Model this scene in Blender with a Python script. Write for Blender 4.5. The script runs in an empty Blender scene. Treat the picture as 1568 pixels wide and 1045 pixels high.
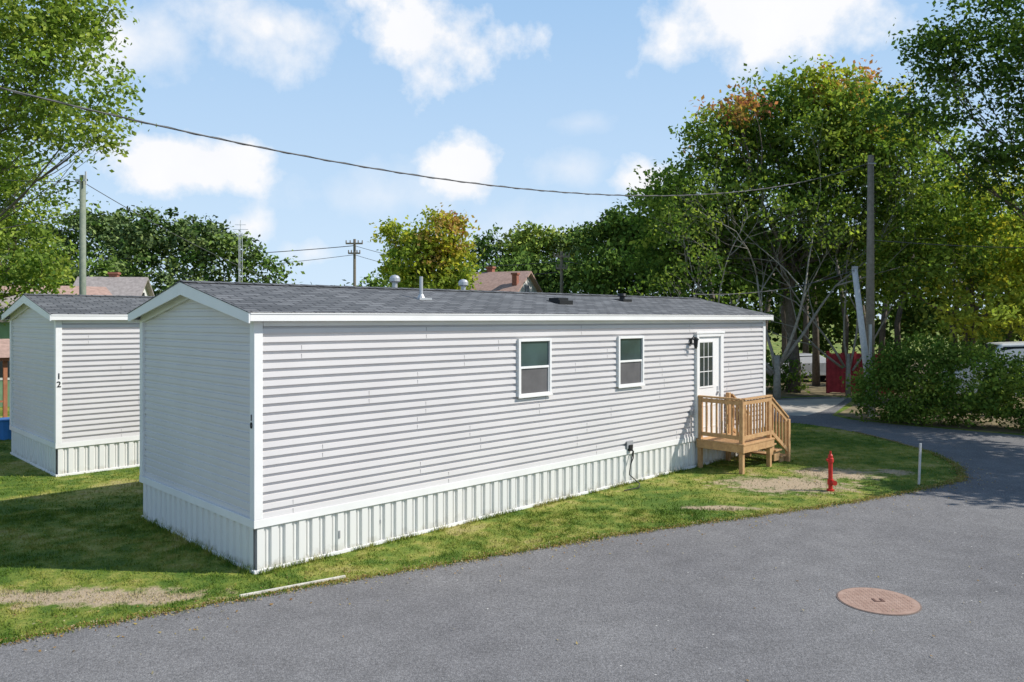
import bpy, math, random
import numpy as np
from mathutils import Vector, Matrix
random.seed(7)
scene=bpy.context.scene
scene.view_settings.view_transform='Standard'
scene.view_settings.look='None'
scene.view_settings.exposure=0
# ---------------------------------------------------------------- materials
def newmat(name):
    m=bpy.data.materials.new(name); m.use_nodes=True
    nt=m.node_tree; b=nt.nodes['Principled BSDF']; return m,nt,b
def nd(nt,t,**k):
    n=nt.nodes.new(t)
    for a,v in k.items(): setattr(n,a,v)
    return n
def noise(nt,scale,detail=4,rough=.55,co=None):
    n=nd(nt,'ShaderNodeTexNoise'); n.inputs['Scale'].default_value=scale
    n.inputs['Detail'].default_value=detail; n.inputs['Roughness'].default_value=rough
    if co is not None: nt.links.new(co,n.inputs['Vector'])
    return n.outputs['Fac']
def ramp(nt,fac,stops):
    r=nd(nt,'ShaderNodeValToRGB'); e=r.color_ramp.elements
    while len(e)<len(stops): e.new(.5)
    for i,(p,c) in enumerate(stops):
        e[i].position=p; e[i].color=(c[0],c[1],c[2],1) if isinstance(c,tuple) else (c,c,c,1)
    nt.links.new(fac,r.inputs[0]); return r.outputs[0]
def mixc(nt,f,a,b,mode='MIX'):
    m=nd(nt,'ShaderNodeMix',data_type='RGBA',blend_type=mode)
    for s,v in ((0,f),(6,a),(7,b)):
        if hasattr(v,'node'): nt.links.new(v,m.inputs[s])
        else: m.inputs[s].default_value=v if s==0 else (v[0],v[1],v[2],1)
    return m.outputs[2]
def math_(nt,op,a,b=None,clamp=False):
    m=nd(nt,'ShaderNodeMath',operation=op); m.use_clamp=clamp
    for i,v in enumerate((a,b)):
        if v is None: continue
        if hasattr(v,'node'): nt.links.new(v,m.inputs[i])
        else: m.inputs[i].default_value=v
    return m.outputs[0]
def bump(nt,b,h,strength=.3,dist=.01):
    n=nd(nt,'ShaderNodeBump'); n.inputs['Strength'].default_value=strength; n.inputs['Distance'].default_value=dist
    nt.links.new(h,n.inputs['Height']); nt.links.new(n.outputs[0],b.inputs['Normal'])
def objco(nt): return nd(nt,'ShaderNodeTexCoord').outputs['Object']
def pos(nt): return nd(nt,'ShaderNodeNewGeometry').outputs['Position']
def simple(name,col,rough=.6,var=.12,scale=3,spec=.3,metal=0,bmp=0):
    m,nt,b=newmat(name); co=objco(nt)
    f=noise(nt,scale,3,.6,co)
    lo=tuple(c*(1-var) for c in col); hi=tuple(min(1,c*(1+var)) for c in col)
    nt.links.new(ramp(nt,f,[(.3,lo),(.7,hi)]),b.inputs['Base Color'])
    b.inputs['Roughness'].default_value=rough; b.inputs['Specular IOR Level'].default_value=spec
    b.inputs['Metallic'].default_value=metal
    if bmp: bump(nt,b,noise(nt,scale*12,3,.6,co),bmp,.005)
    return m
M_SIDING=simple('vinyl_siding_grey',(.655,.63,.62),.5,.04,.8,.3)
M_SEAM=simple('siding_seam',(.30,.285,.28),.6)
M_WHITE=simple('white_vinyl_trim',(.80,.79,.77),.4,.04,2)
def skirtmat():
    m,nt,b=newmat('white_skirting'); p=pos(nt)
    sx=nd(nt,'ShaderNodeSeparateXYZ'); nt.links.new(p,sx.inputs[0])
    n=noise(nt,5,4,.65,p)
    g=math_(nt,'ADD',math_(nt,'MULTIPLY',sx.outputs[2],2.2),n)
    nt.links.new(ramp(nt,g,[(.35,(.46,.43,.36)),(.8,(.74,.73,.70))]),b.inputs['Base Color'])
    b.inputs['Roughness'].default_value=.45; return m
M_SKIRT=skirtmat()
M_DARK=simple('black_metal',(.02,.02,.02),.4)
M_BLACKPAINT=simple('black_digits',(.015,.015,.015),.5)
M_METAL=simple('galvanised_metal',(.5,.51,.52),.4,.1,5,.5,.4)
M_GREYPLASTIC=simple('grey_plastic',(.35,.35,.36),.5)
def shingle():
    m,nt,b=newmat('asphalt_shingles'); co=objco(nt)
    br=nd(nt,'ShaderNodeTexBrick'); nt.links.new(co,br.inputs['Vector'])
    br.inputs['Scale'].default_value=1; br.inputs['Brick Width'].default_value=.3; br.inputs['Row Height'].default_value=.14
    br.inputs['Mortar Size'].default_value=.012; br.inputs['Color1'].default_value=(.12,.125,.13,1); br.inputs['Color2'].default_value=(.24,.245,.25,1)
    br.inputs['Mortar'].default_value=(.035,.035,.04,1); br.inputs['Bias'].default_value=0.0
    n=noise(nt,60,3,.7,co); n2=noise(nt,1.5,3,.6,co)
    c=mixc(nt,.7,br.outputs['Color'],ramp(nt,n,[(.3,.35),(.75,1.)]),'MULTIPLY')
    c=mixc(nt,.5,c,ramp(nt,n2,[(.3,.75),(.7,1.2)]),'MULTIPLY')
    nt.links.new(c,b.inputs['Base Color']); b.inputs['Roughness'].default_value=.9
    bump(nt,b,math_(nt,'ADD',math_(nt,'MULTIPLY',br.outputs['Fac'],-1.),math_(nt,'MULTIPLY',n,.4)),.6,.008); return m
M_SHINGLE=shingle()
def glass(name,col):
    m,nt,b=newmat(name); co=objco(nt)
    f=noise(nt,1.3,3,.5,co)
    nt.links.new(ramp(nt,f,[(.35,tuple(c*.5 for c in col)),(.65,col)]),b.inputs['Base Color'])
    b.inputs['Roughness'].default_value=.05; b.inputs['Specular IOR Level'].default_value=.6; return m
M_GLASS_UP=glass('window_glass',(.055,.095,.095)); 
M_GLASS_DOOR=glass('door_glass',(.05,.06,.06))
M_SCREEN=simple('insect_screen',(.115,.11,.11),.5,.15,4,.4)
def wood(name,c1,c2,sc=(1,1,12)):
    m,nt,b=newmat(name); co=objco(nt)
    n=noise(nt,9,4,.65,co); n2=noise(nt,60,2,.6,co)
    c=ramp(nt,n,[(.3,c1),(.7,c2)])
    c=mixc(nt,.35,c,ramp(nt,n2,[(.3,.6),(.7,1.1)]),'MULTIPLY')
    nt.links.new(c,b.inputs['Base Color']); b.inputs['Roughness'].default_value=.75
    bump(nt,b,n2,.3,.004); return m
M_WOOD=wood('pressure_treated_pine',(.42,.23,.10),(.60,.37,.17))
M_POLE=wood('weathered_pole_wood',(.17,.14,.10),(.28,.235,.18))
M_POLE_G=wood('greenish_pole_wood',(.17,.21,.16),(.26,.29,.22))
M_POLE_L=wood('pale_pole_wood',(.48,.48,.46),(.64,.63,.61))
M_BARK=wood('tree_bark',(.09,.07,.05),(.19,.155,.12))
M_BARKPALE=wood('pale_grey_bark',(.20,.185,.155),(.36,.34,.29))
M_RED=simple('red_paint',(.55,.035,.025),.45,.2,8)
M_FENCE=simple('maroon_fence_paint',(.36,.04,.05),.7,.25,4)
M_REDWALL=simple('red_brown_boards',(.30,.10,.07),.8,.25,5)
M_BRICK=simple('brick_chimney',(.32,.13,.09),.9,.3,14)
M_HOUSEW=simple('white_clapboard',(.7,.69,.66),.6)
M_HOUSEG=simple('green_clapboard',(.22,.36,.22),.6)
M_ROOFB=simple('brown_roof',(.40,.27,.22),.9,.2,6)
M_ROOFG=simple('grey_brown_roof',(.33,.29,.27),.9,.2,6)
M_BLUE=simple('blue_plastic',(.05,.2,.5),.4)
M_CAR=simple('silver_car_paint',(.5,.51,.53),.25,.04,2,.6)
M_CARW=simple('white_car_paint',(.75,.75,.75),.25,.03,2,.6)
M_TIRE=simple('rubber',(.02,.02,.02),.8)
M_CARGLASS=simple('car_glass',(.03,.035,.04),.1)
M_WIRE=simple('cable_black',(.09,.09,.09),.6)
def leafmat(name='leaves',tr=.36):
    m,nt,b=newmat(name)
    at=nd(nt,'ShaderNodeAttribute',attribute_name='Col')
    d=nd(nt,'ShaderNodeBsdfDiffuse'); nt.links.new(at.outputs['Color'],d.inputs['Color'])
    out=nt.nodes['Material Output'].inputs['Surface']; nt.nodes.remove(b)
    if tr==0:
        nt.links.new(d.outputs[0],out); return m
    t=nd(nt,'ShaderNodeBsdfTranslucent'); 
    c=mixc(nt,1.,at.outputs['Color'],(1.5,1.6,.8),'MULTIPLY'); nt.links.new(c,t.inputs['Color'])
    mx=nd(nt,'ShaderNodeMixShader'); mx.inputs[0].default_value=tr
    nt.links.new(d.outputs[0],mx.inputs[1]); nt.links.new(t.outputs[0],mx.inputs[2])
    nt.links.new(mx.outputs[0],out); return m
M_LEAF=leafmat(); M_LEAFFAR=leafmat('distant_leaves',0)
# ---------------------------------------------------------------- mesh builder
class MB:
    def __init__(s): s.v=[];s.f=[]
    def face(s,pts):
        n=len(s.v); s.v+= [tuple(p) for p in pts]; s.f.append(tuple(range(n,n+len(pts))))
    def box(s,x0,x1,y0,y1,z0,z1):
        n=len(s.v)
        s.v+=[(x0,y0,z0),(x1,y0,z0),(x1,y1,z0),(x0,y1,z0),(x0,y0,z1),(x1,y0,z1),(x1,y1,z1),(x0,y1,z1)]
        s.f+=[tuple(n+i for i in q) for q in ((0,3,2,1),(4,5,6,7),(0,1,5,4),(1,2,6,5),(2,3,7,6),(3,0,4,7))]
    def beam(s,a,b,w,h):
        a=Vector(a);b=Vector(b);d=(b-a).normalized()
        side=d.cross(Vector((0,0,1)))
        if side.length<1e-4: side=Vector((1,0,0))
        side.normalize(); up=side.cross(d).normalized()
        n=len(s.v)
        for p in (a,b):
            for i,j in ((-1,-1),(1,-1),(1,1),(-1,1)):
                s.v.append(tuple(p+side*i*w/2+up*j*h/2))
        s.f+=[tuple(n+i for i in q) for q in ((0,3,2,1),(4,5,6,7),(0,1,5,4),(1,2,6,5),(2,3,7,6),(3,0,4,7))]
    def tube(s,pts,rads,k=6,cap=True):
        pts=[Vector(p) for p in pts]; n0=len(s.v); ref=None
        for i,p in enumerate(pts):
            d=(pts[min(i+1,len(pts)-1)]-pts[max(i-1,0)])
            if d.length<1e-6: d=Vector((0,0,1))
            d.normalize()
            if ref is None: ref=Vector((1,0,0)) if abs(d.x)<.8 else Vector((0,1,0))
            a=(ref-d*ref.dot(d)); 
            if a.length<1e-4: a=d.orthogonal()
            a.normalize(); ref=a; b=d.cross(a)
            for j in range(k):
                t=2*math.pi*j/k; s.v.append(tuple(p+(a*math.cos(t)+b*math.sin(t))*rads[i]))
        for i in range(len(pts)-1):
            for j in range(k):
                s.f.append((n0+i*k+j,n0+i*k+(j+1)%k,n0+(i+1)*k+(j+1)%k,n0+(i+1)*k+j))
        if cap:
            s.f.append(tuple(n0+j for j in range(k))[::-1]); s.f.append(tuple(n0+(len(pts)-1)*k+j for j in range(k)))
    def obj(s,name,mat,parent=None,smooth=False,bevel=0):
        me=bpy.data.meshes.new(name); me.from_pydata(s.v,[],s.f); me.update()
        if smooth: me.polygons.foreach_set('use_smooth',[True]*len(me.polygons))
        o=bpy.data.objects.new(name,me); scene.collection.objects.link(o); me.materials.append(mat)
        if parent: o.parent=parent
        if bevel:
            b=o.modifiers.new('bevel','BEVEL'); b.width=bevel; b.segments=1; b.limit_method='ANGLE'
        return o
def empty(name,loc=(0,0,0),rz=0):
    e=bpy.data.objects.new(name,None); e.location=loc; e.rotation_euler=(0,0,rz); e.empty_display_size=.5
    scene.collection.objects.link(e); return e
# ---------------------------------------------------------------- mobile home
RZ=math.radians(44.5)
def text(ch,name,loc,rot,size,parent):
    c=bpy.data.curves.new(name,'FONT'); c.body=ch; c.size=size; c.extrude=.004; c.offset=.002; c.align_x='CENTER'
    o=bpy.data.objects.new(name,c); scene.collection.objects.link(o); c.materials.append(M_BLACKPAINT)
    o.location=loc; o.rotation_euler=rot; o.parent=parent; return o
def mobile_home(name,loc,L,W,zs=.60,seamseed=1):
    E=empty(name,loc,RZ); rnd=random.Random(seamseed)
    zE=3.30; sl=.21; zR=3.84; ym=W/2; ov=.17; gx=.17
    ztop=lambda y: zR-sl*abs(y-ym)
    h=MB(); h.box(.004,L-.004,.004,W-.004,.02,3.35); h.obj('wall_core',M_SIDING,E)
    c=.1145; p=.047; q=.002
    # dutch-lap profile: proud flat face, then a recessed cove at the top of each course
    prof=((0,q),(0,p),(.56,p*.92),(.62,q+.003),(1.0,q))
    s=MB(); z=zs+.1
    while z<zE+.02:
        for (ya,sg) in ((0,-1),(W,1)):
            for (f0,o0),(f1,o1) in zip(prof,prof[1:]):
                z0_=min(z+c*f0,3.33); z1_=min(z+c*f1,3.33)
                a=[(.05,ya+sg*o0,z0_),(L-.05,ya+sg*o0,z0_),(L-.05,ya+sg*o1,z1_),(.05,ya+sg*o1,z1_)]
                if sg>0: a=a[::-1]
                s.face(a)
        z+=c
    def yr(zz): return max(.03,(zz-(ztop(0)-.06))/sl) if zz>ztop(0)-.06 else .03
    z=zs+.1
    while z<zR-.1:
        if yr(z)>=ym: break
        for xx,sg in ((0,-1),(L,1)):
            for (f0,o0),(f1,o1) in zip(prof,prof[1:]):
                z0_=z+c*f0; z1_=z+c*f1; a0,a1=min(yr(z0_),ym-.01),min(yr(z1_),ym-.01)
                o0_,o1_=o0*.35,o1*.35
                a=[(xx+sg*o0_,W-a0,z0_),(xx+sg*o0_,a0,z0_),(xx+sg*o1_,a1,z1_),(xx+sg*o1_,W-a1,z1_)]
                if sg>0: a=a[::-1]
                s.face(a)
        z+=c
    for xx in (.003,L-.003):
        s.face([(xx,0,3.3),(xx,W,3.3),(xx,W,ztop(W)-.03),(xx,ym,zR-.03),(xx,0,ztop(0)-.03)])
    s.obj('siding',M_SIDING,E)
    sm=MB(); z=zs+.1; i=0
    while z<3.2:
        x=rnd.uniform(.3,1.8)+ (i%3)*1.2
        while x<L-.3:
            sm.box(x,x+.005,-p-.001,-.012,z+.004,z+c*.56); sm.box(x,x+.005,-p-.001,-.012,z+c+.004,z+c*1.56); x+=rnd.choice((2.7,3.66,3.66))
        z+=2*c; i+=1
    sm.obj('siding_seams',M_SEAM,E)
    t=MB()
    for cx in (0,L):
        for cy in (0,W):
            sx=-1 if cx==0 else 1; sy=-1 if cy==0 else 1
            x0,x1=sorted((cx+sx*.05,cx-sx*.07)); y0,y1=sorted((cy+sy*.053,cy))
            t.box(x0,x1,y0,y1,zs+.1,3.31)
            x0,x1=sorted((cx+sx*.05,cx)); y0,y1=sorted((cy-sy*.001,cy-sy*.07))
            t.box(x0,x1,y0,y1,zs+.1,3.31)
    t.box(-.055,L+.055,-.058,.0,zs-.01,zs+.098); t.box(-.055,L+.055,W,W+.058,zs-.01,zs+.098)
    t.box(-.055,0,.001,W-.001,zs-.01,zs+.098); t.box(L,L+.055,.001,W-.001,zs-.01,zs+.098)
    t.box(-.045,L+.045,-.05,-.002,0,.045); t.box(-.05,-.002,-.0,W,0,.045)
    t.box(-gx,L+gx,-ov-.02,-ov,3.265,3.375); t.box(-gx,L+gx,W+ov,W+ov+.02,3.265,3.375)
    t.box(-gx,L+gx,-ov-.03,-ov-.0201,3.355,3.385)
    t.box(-gx+.02,L+gx-.02,-ov,-.001,3.268,3.28); t.box(-gx+.02,L+gx-.02,W+.001,W+ov,3.268,3.28)
    t.box(.08,L-.08,-.052,-.0,3.2,3.267)
    for xa,xb in ((-gx-.022,-gx+.0),(L+gx,L+gx+.022)):
        for ya,yb in ((-ov-.02,ym),(W+ov+.02,ym)):
            za,zb=ztop(ya)-.004,ztop(yb)-.004; n=len(t.v)
            for xx in (xa,xb): t.v+=[(xx,ya,za-.14),(xx,yb,zb-.19),(xx,yb,zb),(xx,ya,za)]
            t.f+=[tuple(n+i for i in q_) for q_ in ((0,1,2,3),(7,6,5,4),(0,4,5,1),(1,5,6,2),(2,6,7,3),(3,7,4,0))]
    for xa,xb in ((-gx,-.001),(L+.001,L+gx)):
        for ya,yb in ((-ov,ym),(W+ov,ym)):
            za,zb=ztop(ya)-.075,ztop(yb)-.075
            t.face([(xa,ya,za),(xb,ya,za),(xb,yb,zb),(xa,yb,zb)])
    for xa,xb in ((-.052,-.001),(L+.001,L+.052)):
        for ya,yb in ((0,ym),(W,ym)):
            za,zb=ztop(ya)-.08,ztop(yb)-.08; n=len(t.v)
            for xx in (xa,xb): t.v+=[(xx,ya,za-.12),(xx,yb,zb-.16),(xx,yb,zb),(xx,ya,za)]
            t.f+=[tuple(n+i for i in q_) for q_ in ((0,1,2,3),(7,6,5,4),(0,4,5,1),(1,5,6,2),(2,6,7,3),(3,7,4,0))]
    t.obj('trim',M_WHITE,E,bevel=.003)
    r=MB()
    for ya,yb in ((-ov-.03,ym),(W+ov+.03,ym)):
        za,zb=ztop(ya)+.004,ztop(yb)+.004; n=len(r.v); xa,xb=-gx-.03,L+gx+.03
        r.v+=[(xa,ya,za),(xb,ya,za),(xb,yb,zb),(xa,yb,zb),(xa,ya,za-.012),(xb,ya,za-.012),(xb,yb,zb-.012),(xa,yb,zb-.012)]
        r.f+=[tuple(n+i for i in q_) for q_ in ((0,1,2,3),(7,6,5,4),(0,4,5,1),(1,5,6,2),(3,2,6,7),(0,3,7,4))]
    x=-gx-.03
    while x<L+gx-.1:
        x1=min(x+.3,L+gx+.03)
        for sy in (-1,1):
            r.face([(x,ym,zR+.022),(x1+.02,ym,zR+.016),(x1+.02,ym+sy*.15,zR+.016-sl*.15),(x,ym+sy*.15,zR+.022-sl*.15)])
        x+=.28
    r.obj('roof',M_SHINGLE,E)
    k=MB()
    def corr(n):
        pts=[];u=0
        while u<n:
            for du,o in ((0,.035),(.095,.035),(.108,.002),(.125,.002),(.135,.018),(.15,.018),(.16,.002),(.185,.002)):
                if u+du<n: pts.append((u+du,o))
            u+=.2
        pts.append((n,.01)); return pts
    for pr,fn in ((corr(L),lambda u,o,z:(u,-o,z)),(corr(W),lambda u,o,z:(-o,u,z)),(corr(L),lambda u,o,z:(u,W+o,z)),(corr(W),lambda u,o,z:(L+o,u,z))):
        for (u0,o0),(u1,o1) in zip(pr,pr[1:]):
            k.face([fn(u0,o0,.0),fn(u1,o1,.0),fn(u1,o1,zs),fn(u0,o0,zs)])
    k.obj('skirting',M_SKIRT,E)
    return E
H1=mobile_home('mobile_home',(-3.317,10.11,0),13.45,3.98)
H2=mobile_home('mobile_home',(-9.49,16.3,0),15.5,3.85,seamseed=5)
text('1','house_digit_1',(.01,-.057,2.04),(math.pi/2,0,0),.17,H2)
text('2','house_digit_2',(.01,-.057,1.87),(math.pi/2,0,0),.17,H2)
text('1','house_digit_1',(-.055,.02,1.98),(math.pi/2,0,-math.pi/2),.11,H1)
text('0','house_digit_0',(-.055,.02,1.88),(math.pi/2,0,-math.pi/2),.11,H1)
def window(x0,x1,z0,z1,E):
    f=MB(); d=.09; w=.05
    f.box(x0,x0+w,-d,-.001,z0,z1); f.box(x1-w,x1,-d,-.001,z0,z1)
    f.box(x0+w,x1-w,-d,-.001,z0,z0+w); f.box(x0+w,x1-w,-d,-.001,z1-w,z1)
    f.box(x0-.015,x1+.015,-.105,-d-.001,z0-.02,z0+.015)
    zm=(z0+z1)/2; i=w
    f.box(x0+i,x1-i,-.078,-.05,zm-.02,zm+.02)
    f.box(x0+i,x0+i+.022,-.076,-.05,z0+w,zm-.02); f.box(x1-i-.022,x1-i,-.076,-.05,z0+w,zm-.02)
    f.obj('window_frame',M_WHITE,E,bevel=.003)
    g=MB(); g.face([(x0+w,-.055,zm),(x1-w,-.055,zm),(x1-w,-.055,z1-w),(x0+w,-.055,z1-w)]); g.obj('upper_pane',M_GLASS_UP,E)
    g=MB(); g.face([(x0+w,-.057,z0+w),(x1-w,-.057,z0+w),(x1-w,-.057,zm),(x0+w,-.057,zm)]); g.obj('lower_screen',M_SCREEN,E)
window(4.73,5.56,1.95,2.95,H1); window(7.5,8.34,1.95,2.95,H1)
f=MB(); x0,x1,z0,z1=10.29,11.42,.66,2.98
f.box(x0,x0+.09,-.10,-.001,z0,z1); f.box(x1-.13,x1,-.10,-.001,z0,z1); f.box(x0+.09,x1-.13,-.10,-.001,z1-.09,z1); f.box(x0-.03,x1+.03,-.115,-.1001,z1-.02,z1+.03)
f.obj('door_casing',M_WHITE,H1,bevel=.004)
o_=-.014
f=MB(); f.box(x0+.09,x1-.13,-.046+o_,-.036+o_,z0,z1-.09)
for (a,b,c_,d_) in ((10.47,10.80,.85,1.35),(10.9,11.2,.85,1.35)): 
    f.box(a,b,-.058+o_,-.046+o_,c_,c_+.02); f.box(a,b,-.058+o_,-.046+o_,d_-.02,d_); f.box(a,a+.02,-.058+o_,-.046+o_,c_+.02,d_-.02); f.box(b-.02,b,-.058+o_,-.046+o_,c_+.02,d_-.02)
lx0,lx1,lz0,lz1=10.44,10.98,1.78,2.76
for i in range(1,3): xx=lx0+(lx1-lx0)*i/3; f.box(xx-.009,xx+.009,-.056+o_,-.05+o_,lz0,lz1)
for i in range(1,3): zz=lz0+(lz1-lz0)*i/3; f.box(lx0,lx1,-.0565+o_,-.0505+o_,zz-.009,zz+.009)
f.box(lx0-.04,lx0,-.061+o_,-.046+o_,lz0-.04,lz1+.04); f.box(lx1,lx1+.04,-.061+o_,-.046+o_,lz0-.04,lz1+.04); f.box(lx0,lx1,-.061+o_,-.046+o_,lz0-.04,lz0); f.box(lx0,lx1,-.061+o_,-.046+o_,lz1,lz1+.04)
f.obj('door_slab',M_WHITE,H1,bevel=.002)
g=MB(); g.face([(lx0,-.049+o_,lz0),(lx1,-.049+o_,lz0),(lx1,-.049+o_,lz1),(lx0,-.049+o_,lz1)]); g.obj('door_lite',M_GLASS_DOOR,H1)
g=MB(); g.tube([(11.2,-.06,1.62),(11.2,-.114,1.62)],[.022,.03],8); g.box(11.17,11.23,-.066,-.06,1.55,1.75); g.obj('door_handle',M_METAL,H1)
l=MB(); l.box(10.07,10.15,-.07,-.04,2.72,2.86); l.tube([(10.11,-.06,2.84),(10.11,-.12,2.90),(10.11,-.18,2.87)],[.012]*3,6)
l.tube([(10.11,-.18,2.89),(10.11,-.18,2.85),(10.11,-.18,2.83)],[.02,.065,.07],6); l.tube([(10.11,-.18,2.83),(10.11,-.18,2.68),(10.11,-.18,2.64)],[.05,.038,.015],6)
l.obj('wall_lantern',M_DARK,H1)
l=MB(); l.box(10.07,10.17,-.11,-.04,1.17,1.30); l.tube([(10.12,-.07,1.17),(10.12,-.07,.95),(10.12,-.065,.72)],[.01]*3,6); l.obj('outlet_box',M_GREYPLASTIC,H1,bevel=.005)
l=MB(); l.box(7.83,7.93,-.11,-.06,.66,.78); l.tube([(7.87,-.09,.70),(7.87,-.16,.66),(7.90,-.14,.52),(7.84,-.12,.40),(7.9,-.1,.5),(7.94,-.09,.62)],[.018,.018,.011,.011,.011,.011],6)
l.tube([(7.84,-.12,.40),(7.80,-.12,.2),(7.9,-.3,.03),(7.6,-.5,.03),(7.2,-.45,.03)],[.011]*5,6); l.obj('hose_bib',M_DARK,H1,bevel=.003)
l=MB(); l.box(7.78,7.98,-.08,-.058,.705,.86); l.box(1.21,1.235,-.048,-.036,.22,.33); l.box(1.9,1.92,-.048,-.036,.3,.36); l.obj('meter_plate',M_GREYPLASTIC,H1,bevel=.004)
zR=lambda y:3.84-.21*abs(y-1.99)
v=MB()
for x,y,hh in ((3.83,2.25,.30),(5.5,2.25,.28)):
    b=zR(y); v.tube([(x,y,b-.02),(x,y,b+hh-.08)],[.05,.05],12)
    v.tube([(x,y,b+hh-.12),(x,y,b+hh-.1),(x,y,b+hh-.04),(x,y,b+hh),(x,y,b+hh+.02)],[.075,.10,.10,.07,.01],14)
x,y=3.47,1.0; b=zR(y); v.tube([(x,y,b-.02),(x,y,b+.38)],[.03,.03],10); v.tube([(x,y,b),(x,y,b+.08)],[.075,.035],10)
v.box(x-.13,x+.13,y-.13,y+.13,b-.02,b+.018)
v.obj('roof_vent_pipes',M_METAL,H1,smooth=False)
v=MB(); x,y=6.87,.9; b=zR(y)
v.box(x-.2,x+.2,y-.18,y+.18,b-.03,b+.05); v.box(x-.15,x+.15,y-.1,y+.16,b+.05,b+.10)
x,y=9.48,1.35; b=zR(y); v.tube([(x,y,b-.02),(x,y,b+.1),(x,y,b+.1),(x,y,b+.16)],[.06,.06,.11,.09],12); v.box(x-.16,x+.16,y-.16,y+.16,b-.03,b+.03)
v.obj('roof_vent_box',M_DARK,H1,bevel=.004)
# ---------------------------------------------------------------- deck
D=empty('wooden_deck',(-3.317,10.11,0),RZ)
w=MB(); X0,X1,Y0,Y1,ZF=10.33,11.62,-1.18,-.08,.64
zt=1.58
for (px,py,top) in ((X0+.045,Y0+.045,zt),(X1-.045,Y0+.045,zt),(X0+.045,Y1-.045,zt),(X1-.045,Y1-.045,zt)):
    w.box(px-.045,px+.045,py-.045,py+.045,-.05,top)
w.obj('posts',M_WOOD,D,bevel=.004)
w=MB()
w.box(X0-.04,X0-.001,Y0,Y1,ZF-.19,ZF-.04); w.box(X0-.04,X1+.04,Y0-.04,Y0-.001,ZF-.19,ZF-.04); w.box(X1+.001,X1+.04,Y0,Y1,ZF-.19,ZF-.04)
y=Y0-.05
while y<Y1-.02:
    w.box(X0-.05,X1+.05,y,min(y+.135,Y1+.0),ZF-.038,ZF); y+=.141
w.obj('deck_boards',M_WOOD,D,bevel=.004)
w=MB()
def rail(a,b,zb,zt_,nb):
    a=Vector(a);b=Vector(b)
    w.beam((a.x,a.y,a.z+zt_),(b.x,b.y,b.z+zt_),.09,.038); w.beam((a.x,a.y,a.z+zt_-.08),(b.x,b.y,b.z+zt_-.08),.038,.085)
    w.beam((a.x,a.y,a.z+zb),(b.x,b.y,b.z+zb),.038,.085)
    for i in range(nb):
        t=(i+.7)/(nb+.4); p=a.lerp(b,t); w.box(p.x-.018,p.x+.018,p.y-.018,p.y+.018,p.z+zb-.04,p.z+zt_-.03)
rail((X0+.03,Y1,ZF),(X0+.03,Y0+.05,ZF),.12,.94,8)
rail((X0+.05,Y0+.02,ZF),(X1-.02,Y0+.02,ZF),.12,.94,9)
S0=X1+.04; run=.27
for sy in (Y0+.04,Y1-.08):
    rail((S0-.02,sy,ZF),(S0+.78,sy,ZF-.52),.14,.90,5)
    w.box(S0+.76,S0+.85,sy-.045,sy+.045,-.05,.98)
w.obj('railings',M_WOOD,D,bevel=.003)
w=MB()
for i in range(3):
    zt2=ZF-.16*(i+1); xa=S0+i*run
    w.box(xa-.02,xa+.13,Y0+.05,Y1-.05,zt2-.038,zt2); w.box(xa+.136,xa+.28,Y0+.05,Y1-.05,zt2-.038,zt2)
    for sy in (Y0+.1,Y1-.14): w.box(xa,xa+run-.002,sy,sy+.04,max(0,zt2-.26),zt2-.04)
w.obj('stairs',M_WOOD,D,bevel=.004)
# ---------------------------------------------------------------- ground
def dirtblob(nt,p,cx,cy,rx,ry):
    mp=nd(nt,'ShaderNodeMapping'); mp.inputs['Location'].default_value=(-cx/rx,-cy/ry,0); mp.inputs['Scale'].default_value=(1/rx,1/ry,0)
    nt.links.new(p,mp.inputs['Vector']); l=nd(nt,'ShaderNodeVectorMath',operation='LENGTH'); nt.links.new(mp.outputs[0],l.inputs[0])
    return math_(nt,'SUBTRACT',1.0,l.outputs['Value'])
def grassmat(blade=False):
    m,nt,b=newmat('grass_blades' if blade else 'grass'); p=pos(nt)
    n1=noise(nt,.55,3,.65,p); n2=noise(nt,3.,4,.72,p); n3=noise(nt,30,3,.7,p)
    c=ramp(nt,math_(nt,'ADD',math_(nt,'MULTIPLY',n1,.7),math_(nt,'MULTIPLY',n2,.6)),
        [(.56,(.095,.165,.025)),(.65,(.185,.24,.04)),(.73,(.32,.32,.075)),(.84,(.44,.37,.16))])
    br=None
    for (cx,cy,rx,ry) in ((5.4,15.5,1.6,.95),(-5.1,9.25,2.0,.38),(6.9,16.6,1.1,.8),(8.2,16.8,.5,.35),(3.6,13.6,.8,.22)):
        d=dirtblob(nt,p,cx,cy,rx,ry); br=d if br is None else math_(nt,'MAXIMUM',br,d)
    br=math_(nt,'ADD',br,math_(nt,'MULTIPLY',math_(nt,'SUBTRACT',n2,.53),2.6))
    br=math_(nt,'MULTIPLY',br,2.4 ,True); 
    br=math_(nt,'MULTIPLY',br,.6 if blade else .92)
    c=mixc(nt,br,c,(.50,.385,.27))
    c=mixc(nt,.6,c,ramp(nt,n3,[(.3,.5),(.7,1.25)]),'MULTIPLY')
    if blade:
        d=nd(nt,'ShaderNodeBsdfDiffuse'); nt.links.new(c,d.inputs['Color']); nt.links.new(d.outputs[0],nt.nodes['Material Output'].inputs['Surface']); nt.nodes.remove(b); return m
    nt.links.new(c,b.inputs['Base Color']); b.inputs['Roughness'].default_value=.8; b.inputs['Specular IOR Level'].default_value=.15
    bump(nt,b,math_(nt,'ADD',n3,math_(nt,'MULTIPLY',n2,1.5)),.7,.03)
    return m
M_GRASS=grassmat(); M_BLADE=grassmat(True)
g=MB(); g.face([(-1500,-600,0),(1500,-600,0),(1500,2500,0),(-1500,2500,0)]); g.obj('ground',M_GRASS)
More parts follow.
